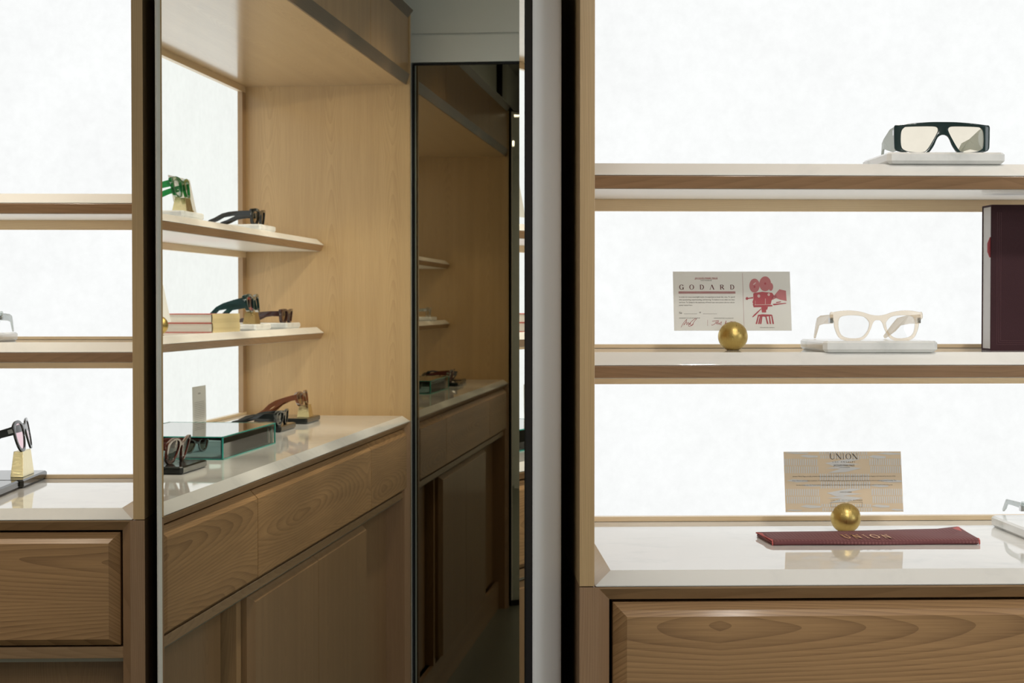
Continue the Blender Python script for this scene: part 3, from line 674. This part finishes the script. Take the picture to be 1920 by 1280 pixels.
for i, (s, ww) in enumerate((('Jacques Marie Mage proudly presents this eyewear collection, designed and created in collaboration with Union Los Angeles and inspired by the art of the', .164), ('West African and Southern traditions. A commemorative limited edition piece, forever linked with rich textile history and an enduring symbol of unity. The', .166), ('stories woven into this frame honor craftsmanship by celebrating the creativity, culture and community of the weavers work in the rising sun.', .154))):
    text_into(bm, s, .0024, *Q(942 + i * 3, 455 + i * 66), align='CENTER', y=-.0006, width=ww)
text_into(bm, 'UNION LOS ANGELES', .0022, *Q(967, 696), align='CENTER', y=-.0006, width=.0185)
text_into(bm, 'LIMITED EDITION NUMBER', .0026, *Q(982, 822), align='CENTER', y=-.0006, width=.050, spacing=1.5)
for a, b in ((748, 958), (1000, 1215)):
    for p in (((a, 840), (b, 840), (b, 843), (a, 843)), ((a, 912), (b, 912), (b, 915), (a, 915)), ((a, 840), (a + 3, 840), (a + 3, 915), (a, 915)), ((b - 3, 840), (b, 840), (b, 915), (b - 3, 915))): qp(bm, *p, y=-.0006)
mk('card_lettering', bm, M['ink_dark'], cu_)

# --- burgundy cloth pouch, folded
m, nt, out = newmat('burgundy_cloth'); tc = node(nt, 'ShaderNodeTexCoord')
wv = node(nt, 'ShaderNodeTexWave'); wv.inputs['Scale'].default_value = 60; wv.bands_direction = 'X'; nt.links.new(tc.outputs['Object'], wv.inputs['Vector'])
wv2 = node(nt, 'ShaderNodeTexWave'); wv2.inputs['Scale'].default_value = 45; wv2.bands_direction = 'Y'; nt.links.new(tc.outputs['Object'], wv2.inputs['Vector'])
ff = mth(nt, 'MULTIPLY', wv.outputs[1], wv2.outputs[1])
bsdf(nt, out, mixc(nt, ff, (.15, .045, .05), (.27, .11, .108)), .75, bump=ff, bstr=.3); M['cloth'] = m
M['cloth_edge'] = simple('red_cloth_edge', (.50, .10, .09), .7)
pouch = thing('cloth_pouch', (.63, 2.57, ZCT), 'folded burgundy cloth pouch lettered UNION, lying on the right worktop', 'pouch')
bm = bmesh.new(); N = 60; rows = []
prof = [(0.0, .0006), (-.0022, .0035), (0.001, .0068), (.012, .0078), (.04, .0082), (.068, .0086), (.095, .0080), (.118, .0074), (.12, .0006)]
for i in range(N + 1):
    u = i / N; row = []
    for j, (y, z) in enumerate(prof):
        v = min(max(y, 0) / .12, 1)
        xl = -.152 - .004 * v + .0045 * math.sin(v * 11) * .6; xr = .1505 + .006 * v + .0085 * math.sin(v * 13 + .7) - .012 * (1 if .2 < v < .7 else 0) * math.sin((v - .2) / .5 * math.pi)
        xx = xl + (xr - xl) * u
        yy = y * (1.02 - .18 * (1 - u) + .12 * u * u) + .0015 * math.sin(u * 9 + j)
        zz = z + (.0012 * math.sin(u * 7 + v * 9) * math.sin(v * math.pi) if z > .001 else 0) + (.003 * max(0, u - .9) * 10 * v if z > .001 else 0)
        row.append(bm.verts.new((xx, yy, zz)))
    rows.append(row)
for a, b in zip(rows, rows[1:]):
    for j in range(len(prof)):
        k = (j + 1) % len(prof); bm.faces.new((a[j], a[k], b[k], b[j]))
bm.faces.new(rows[0]); bm.faces.new(rows[-1][::-1])
endL = [v.co.copy() for v in rows[0]]; endR = [v.co.copy() for v in rows[-1]]
mk('folded_cloth', bm, M['cloth'], pouch, smooth=True)
for pts, s in ((endL, -1), (endR, 1)):
    bm = bmesh.new(); q = pts[:8]
    loft(bm, [[(p.x + s * .0002, p.y, p.z - .0003) for p in q] + [(p.x + s * .0002, p.y, max(p.z - .0022, .0003)) for p in q[::-1]], [(p.x + s * .0022, p.y, p.z - .0001) for p in q] + [(p.x + s * .0022, p.y, max(p.z - .0024, .0003)) for p in q[::-1]]])
    mk('cloth_hem', bm, M['cloth_edge'], pouch)
bm = bmesh.new(); xx = -.041
for ch, ww in (('U', .0105), ('N', .0115), ('I', .006), ('O', .0125), ('N', .0115)):
    glyph(bm, ch, xx, .012, .038, ww, 0, .18, .10); xx += ww + .0048
for v in bm.verts: v.co = Vector((v.co.x, v.co.z, .0093))
mk('gold_lettering', bm, M['gold_foil'], pouch)

# --- burgundy box standing on the middle shelf
bxo = thing('presentation_box', (.8435, 2.70, ZS2T), 'tall burgundy presentation box with silver edge standing at right frame edge', 'box')
mm_, nt, out = newmat('burgundy_leatherette'); tc = node(nt, 'ShaderNodeTexCoord')
nz = noise(nt, tc.outputs['Object'], 900, 2)
bsdf(nt, out, (.040, .013, .017), .7, bump=nz, bstr=.35, spec=.25)
BW, BD, BH = .19, .0475, .2285
bm = B((0, BW, 0, .003, 0, BH), (0, BW, BD - .003, BD, 0, BH), (.0, BW, .003, BD - .003, 0, .0025), (0, BW, .003, BD - .003, BH - .0025, BH), (BW - .003, BW, .003, BD - .003, .0025, BH - .0025))
mk('box_shell', bm, mm_, bxo, bev=.0004)
mk('inner_tray', B((.0012, BW - .004, .0034, BD - .0034, .003, BH - .003)), M['sliver'], bxo)
bm = bmesh.new()
for i in (.0095, .0125, .0155):
    for b_ in ((i, i + .0004, -.0003, .0001, i, BH - .012), (i, BW - i, -.0003, .0001, i, i + .0004)): box(bm, *b_)
mk('tooled_border', bm, simple('tooled_line', (.10, .035, .042), .4), bxo)
bm = bmesh.new(); prism_y(bm, [(-.001, .146), (-.0045, .155), (-.0045, .168), (-.0005, .178), (.002, .178), (.002, .146)], .0032, .006)
mk('ribbon_pull', bm, simple('red_ribbon', (.33, .04, .05), .5), bxo)
# --- block and clear glasses cut by the right edge
plinth(.960, 2.585, ZCT, 'white stone block on the right worktop, cut by the picture edge', w_=.176, d_=.205, h=.0178, c=.009)
def thin_t(zt): return ([(0, zt + .001), (.06, zt - .001), (.092, zt - .003), (.108, zt - .012), (.13, .004)], [(.126, .0005), (.102, zt - .020), (.085, zt - .010), (.05, zt - .008), (0, zt - .008)])
glasses((.9665, 2.70, ZCT + .018), 0, 'square', A_['clear'], LN['clear'], 'clear-framed glasses on the white block at the right picture edge', W=.142, hs=.72, temple=thin_t, name='eyeglasses', cat='glasses')

# ------------------------------------------------------------------ left cabinet: seen directly
plinth(-.9585, YL + DS + .012, ZS2T, 'white marble block on the left cabinet, cut by the left picture edge', w_=.175, d_=.165)
glasses((-.938, 3.392, ZS2T + .0174), 0, 'square', A_['clear'], LN['pale'], 'pale grey transparent glasses at the left picture edge', temple=mid_temple, name='eyeglasses', cat='glasses', W=.140)
plinth(-.930, 3.232, ZCT, 'front one of two glossy black blocks at the left picture edge', 'black_stone', w_=.176, d_=.180)
plinth(-.924, 3.418, ZCT, 'rear one of two glossy black blocks at left, under the brass stand', 'black_stone', w_=.176, d_=.205)
wedge(-.861, 3.515, ZCT + .0174, 'brass nose stand under the pink-lensed glasses at far left', R(90), 'brass_light', .092, .050, .0125)
glasses((-.853, 3.530, ZCT + .0676), R(92), 'round', A_['black'], LN['pink'], 'large black-rimmed glasses with pink lenses on a brass stand at left', hs=1.24, W=.145, drop=.052, pitch=-R(16))
glasses((-.905, 3.335, ZCT + .0174), R(80), 'square', A_['black'], LN['pale'], 'glasses on the front black block, cut by the left picture edge', hs=.8)

# ------------------------------------------------------------------ left cabinet: seen in the mirror only
# top shelf
plinth(-1.775, YL + DS + .022, ZS1T, 'marble block under green glasses, seen in the mirror on the top shelf', w_=.175)
wedge(-1.775, 3.405, ZS1T + .0174, 'brass nose stand under green glasses in the mirror', 0, 'brass_light', .056, .034)
glasses((-1.775, 3.402, ZS1T + .052), 0, 'square', A_['green'], LN['pale'], 'green crystal glasses on a brass stand, seen in the mirror on the top shelf', hs=1.1, drop=.034, pitch=-R(13), thick=.008)
plinth(-2.505, YL + DS + .022, ZS1T, 'marble block under black and gold sunglasses, in the mirror on the top shelf')
glasses((-2.495, 3.402, ZS1T + .0174), 0, 'square', A_['black'], LN['amber'], 'black sunglasses with gold hinges, seen in the mirror on the top shelf', W=.148, hs=.98, thick=.0085)
ball(-2.03, 3.475, ZS1T, .0235, 'brass ball holding a blank card, in the mirror on the top shelf')
card_thing('blank_card', -2.03, 3.4735, ZS1T + .029, 'blank white card in a brass ball, in the mirror on the top shelf', CW, CH, M['card_white'], R(12))
# middle shelf
def Bk(z, dx, label):
    t = thing('book', (-2.095 + dx, 3.385, z), label, 'book'); w_, d_, h = .256, .175, .0242
    mk('page_block', B((-w_ / 2 + .003, w_ / 2 - .003, .004, d_ - .003, .0016, h - .0016)), M['paper'], t)
    bm = B((-w_ / 2, w_ / 2, .0015, d_, 0, .0015), (-w_ / 2, w_ / 2, .0015, d_, h - .0015, h)); mk('cover', bm, M['book_red'], t)
    bm = bmesh.new(); prism_x(bm, [(.0038, 0.0), (.0006, .003), (0, h / 2), (.0006, h - .003), (.0038, h), (.0008 - .002, h), (-.0022, h / 2), (-.0012, 0)], -w_ / 2, w_ / 2); mk('spine', bm, M['book_gold'], t)
    return t
Bk(ZS2T, 0, 'lower of two red-edged books with gold spines, in the mirror')
Bk(ZS2T + .0243, .004, 'upper of two red-edged books with gold spines, in the mirror')
ball(-1.705, 3.445, ZS2T, .0235, 'brass ball beside the stacked books, in the mirror')
card_thing('blank_card', -1.705, 3.4435, ZS2T + .029, 'blank white card beside the stacked books, in the mirror', CW, CH, M['card_white'], R(12))
plinth(-2.455, YL + DS + .024, ZS2T, 'marble block beside the stacked books, in the mirror on the middle shelf')
wedge(-2.425, 3.405, ZS2T + .0174, 'brass nose stand beside the stacked books, in the mirror', 0, 'brass', .056, .034)
glasses((-2.44, 3.400, ZS2T + .0516), 0, 'square', A_['teal'], LN['red'], 'dark teal sunglasses on a brass stand beside the books, in the mirror', hs=1.12, drop=.034, temple_h=1.5, pitch=-R(13), thick=.0095)
plinth(-2.82, YL + DS + .024, ZS2T, 'marble block nearest the end wall, in the mirror on the middle shelf')
glasses((-2.82, 3.400, ZS2T + .0174), 0, 'square', A_['brown'], LN['brown'], 'dark brown sunglasses nearest the end wall, in the mirror on the middle shelf', hs=.92, thick=.0095)
# worktop
plinth(-1.214, 3.205, ZCT, 'black block with brown sunglasses in front of the glass case, in the mirror', 'black_stone', w_=.182)
glasses((-1.225, 3.250, ZCT + .0174), R(1), 'round', A_['tort'], LN['grey'], 'red-brown round sunglasses in front of the glass case, in the mirror', hs=1.08, pant=.26, W=.150, thick=.006)
plinth(-2.435, 3.300, ZCT, 'black block right behind the glass case, in the mirror on the worktop', 'black_stone', w_=.182)
glasses((-2.41, 3.312, ZCT + .0174), 0, 'round', A_['black'], LN['grey'], 'black round sunglasses just behind the glass case, in the mirror', hs=.85, thick=.008)
plinth(-2.775, 3.305, ZCT, 'black block nearest the end wall, in the mirror on the worktop', 'black_stone', w_=.182)
wedge(-2.765, 3.330, ZCT + .0174, 'brass nose stand nearest the end wall, in the mirror on the worktop', 0, 'brass_light', .056, .038)
glasses((-2.735, 3.325, ZCT + .0556), 0, 'round', A_['amber'], LN['amber'], 'amber sunglasses on a brass stand nearest the end wall, in the mirror', hs=.85, drop=.038, pitch=-R(14), thick=.008)
cdC = card_thing('printed_card', -2.232, 3.50, ZCT + .0005, 'tall pale card printed with lines standing behind the glass case, in the mirror', .126, .134, M['card_white'], R(1))
bm = bmesh.new()
flat(bm, [(-.012, .112), (.012, .112), (.012, .116), (-.012, .116)], -.0003)
for i in range(16): flat(bm, [(-.046, .090 - i * .0052), (.046, .090 - i * .0052), (.046, .0912 - i * .0052), (-.046, .0912 - i * .0052)], -.0003)
mk('printed_lines', bm, simple('soft_grey_ink', (.38, .37, .35), .6), cdC)
# glass case
cs = thing('glass_case', (-1.72, 3.36, ZCT), 'low glass case with green edges on the left worktop, seen in the mirror', 'case')
gw, gd, gh, gt = .4825, .28, .0535, .005
pane = thin_glass('case_glass', (.86, .93, .91), 1.3); edge = simple('green_glass_edge', (.03, .30, .25), .15)
X, Yh = gw / 2, gd / 2
mk('glass_lid', B((-X, X, -Yh, Yh, gh - gt, gh)), thin_glass('coated_lid_glass', (.80, .90, .88), 2.6), cs)
for b_ in ((-X, X, -Yh, -Yh + gt, .0005, gh - gt - .0003), (-X, X, Yh - gt, Yh, .0005, gh - gt - .0003), (-X, -X + gt, -Yh + gt, Yh - gt, .0005, gh - gt - .0003), (X - gt, X, -Yh + gt, Yh - gt, .0005, gh - gt - .0003)):
    mk('glass_side', B(b_), pane, cs)
bm = bmesh.new(); q = .0017
for sx in (-1, 1):
    for sy in (-1, 1):
        for z in (.0005, gh - gt, gh - q):
            pass
        box(bm, sx * X - q, sx * X + q, sy * Yh - q, sy * Yh + q, .0005, gh)
for sy in (-1, 1):
    for z in (.0003, gh - .0018): box(bm, -X, X, sy * Yh - q, sy * Yh + q, z, z + .0026)
for sx in (-1, 1):
    for z in (.0003, gh - .0018): box(bm, sx * X - q, sx * X + q, -Yh, Yh, z, z + .0022)
mk('green_edge', bm, edge, cs)
mk('case_base', B((-X + .006, X - .006, -Yh + .006, Yh - .006, .0006, .006)), simple('grey_suede', (.36, .40, .46), .8), cs)
glasses((-1.60, 3.32, ZCT + .0065), R(10), 'round', A_['tort'], LN['brown'], 'red-brown sunglasses lying inside the glass case, in the mirror', hs=.72)
glasses((-1.84, 3.30, ZCT + .0065), R(-8), 'square', A_['black'], LN['grey'], 'black sunglasses lying inside the glass case, in the mirror', hs=.8)
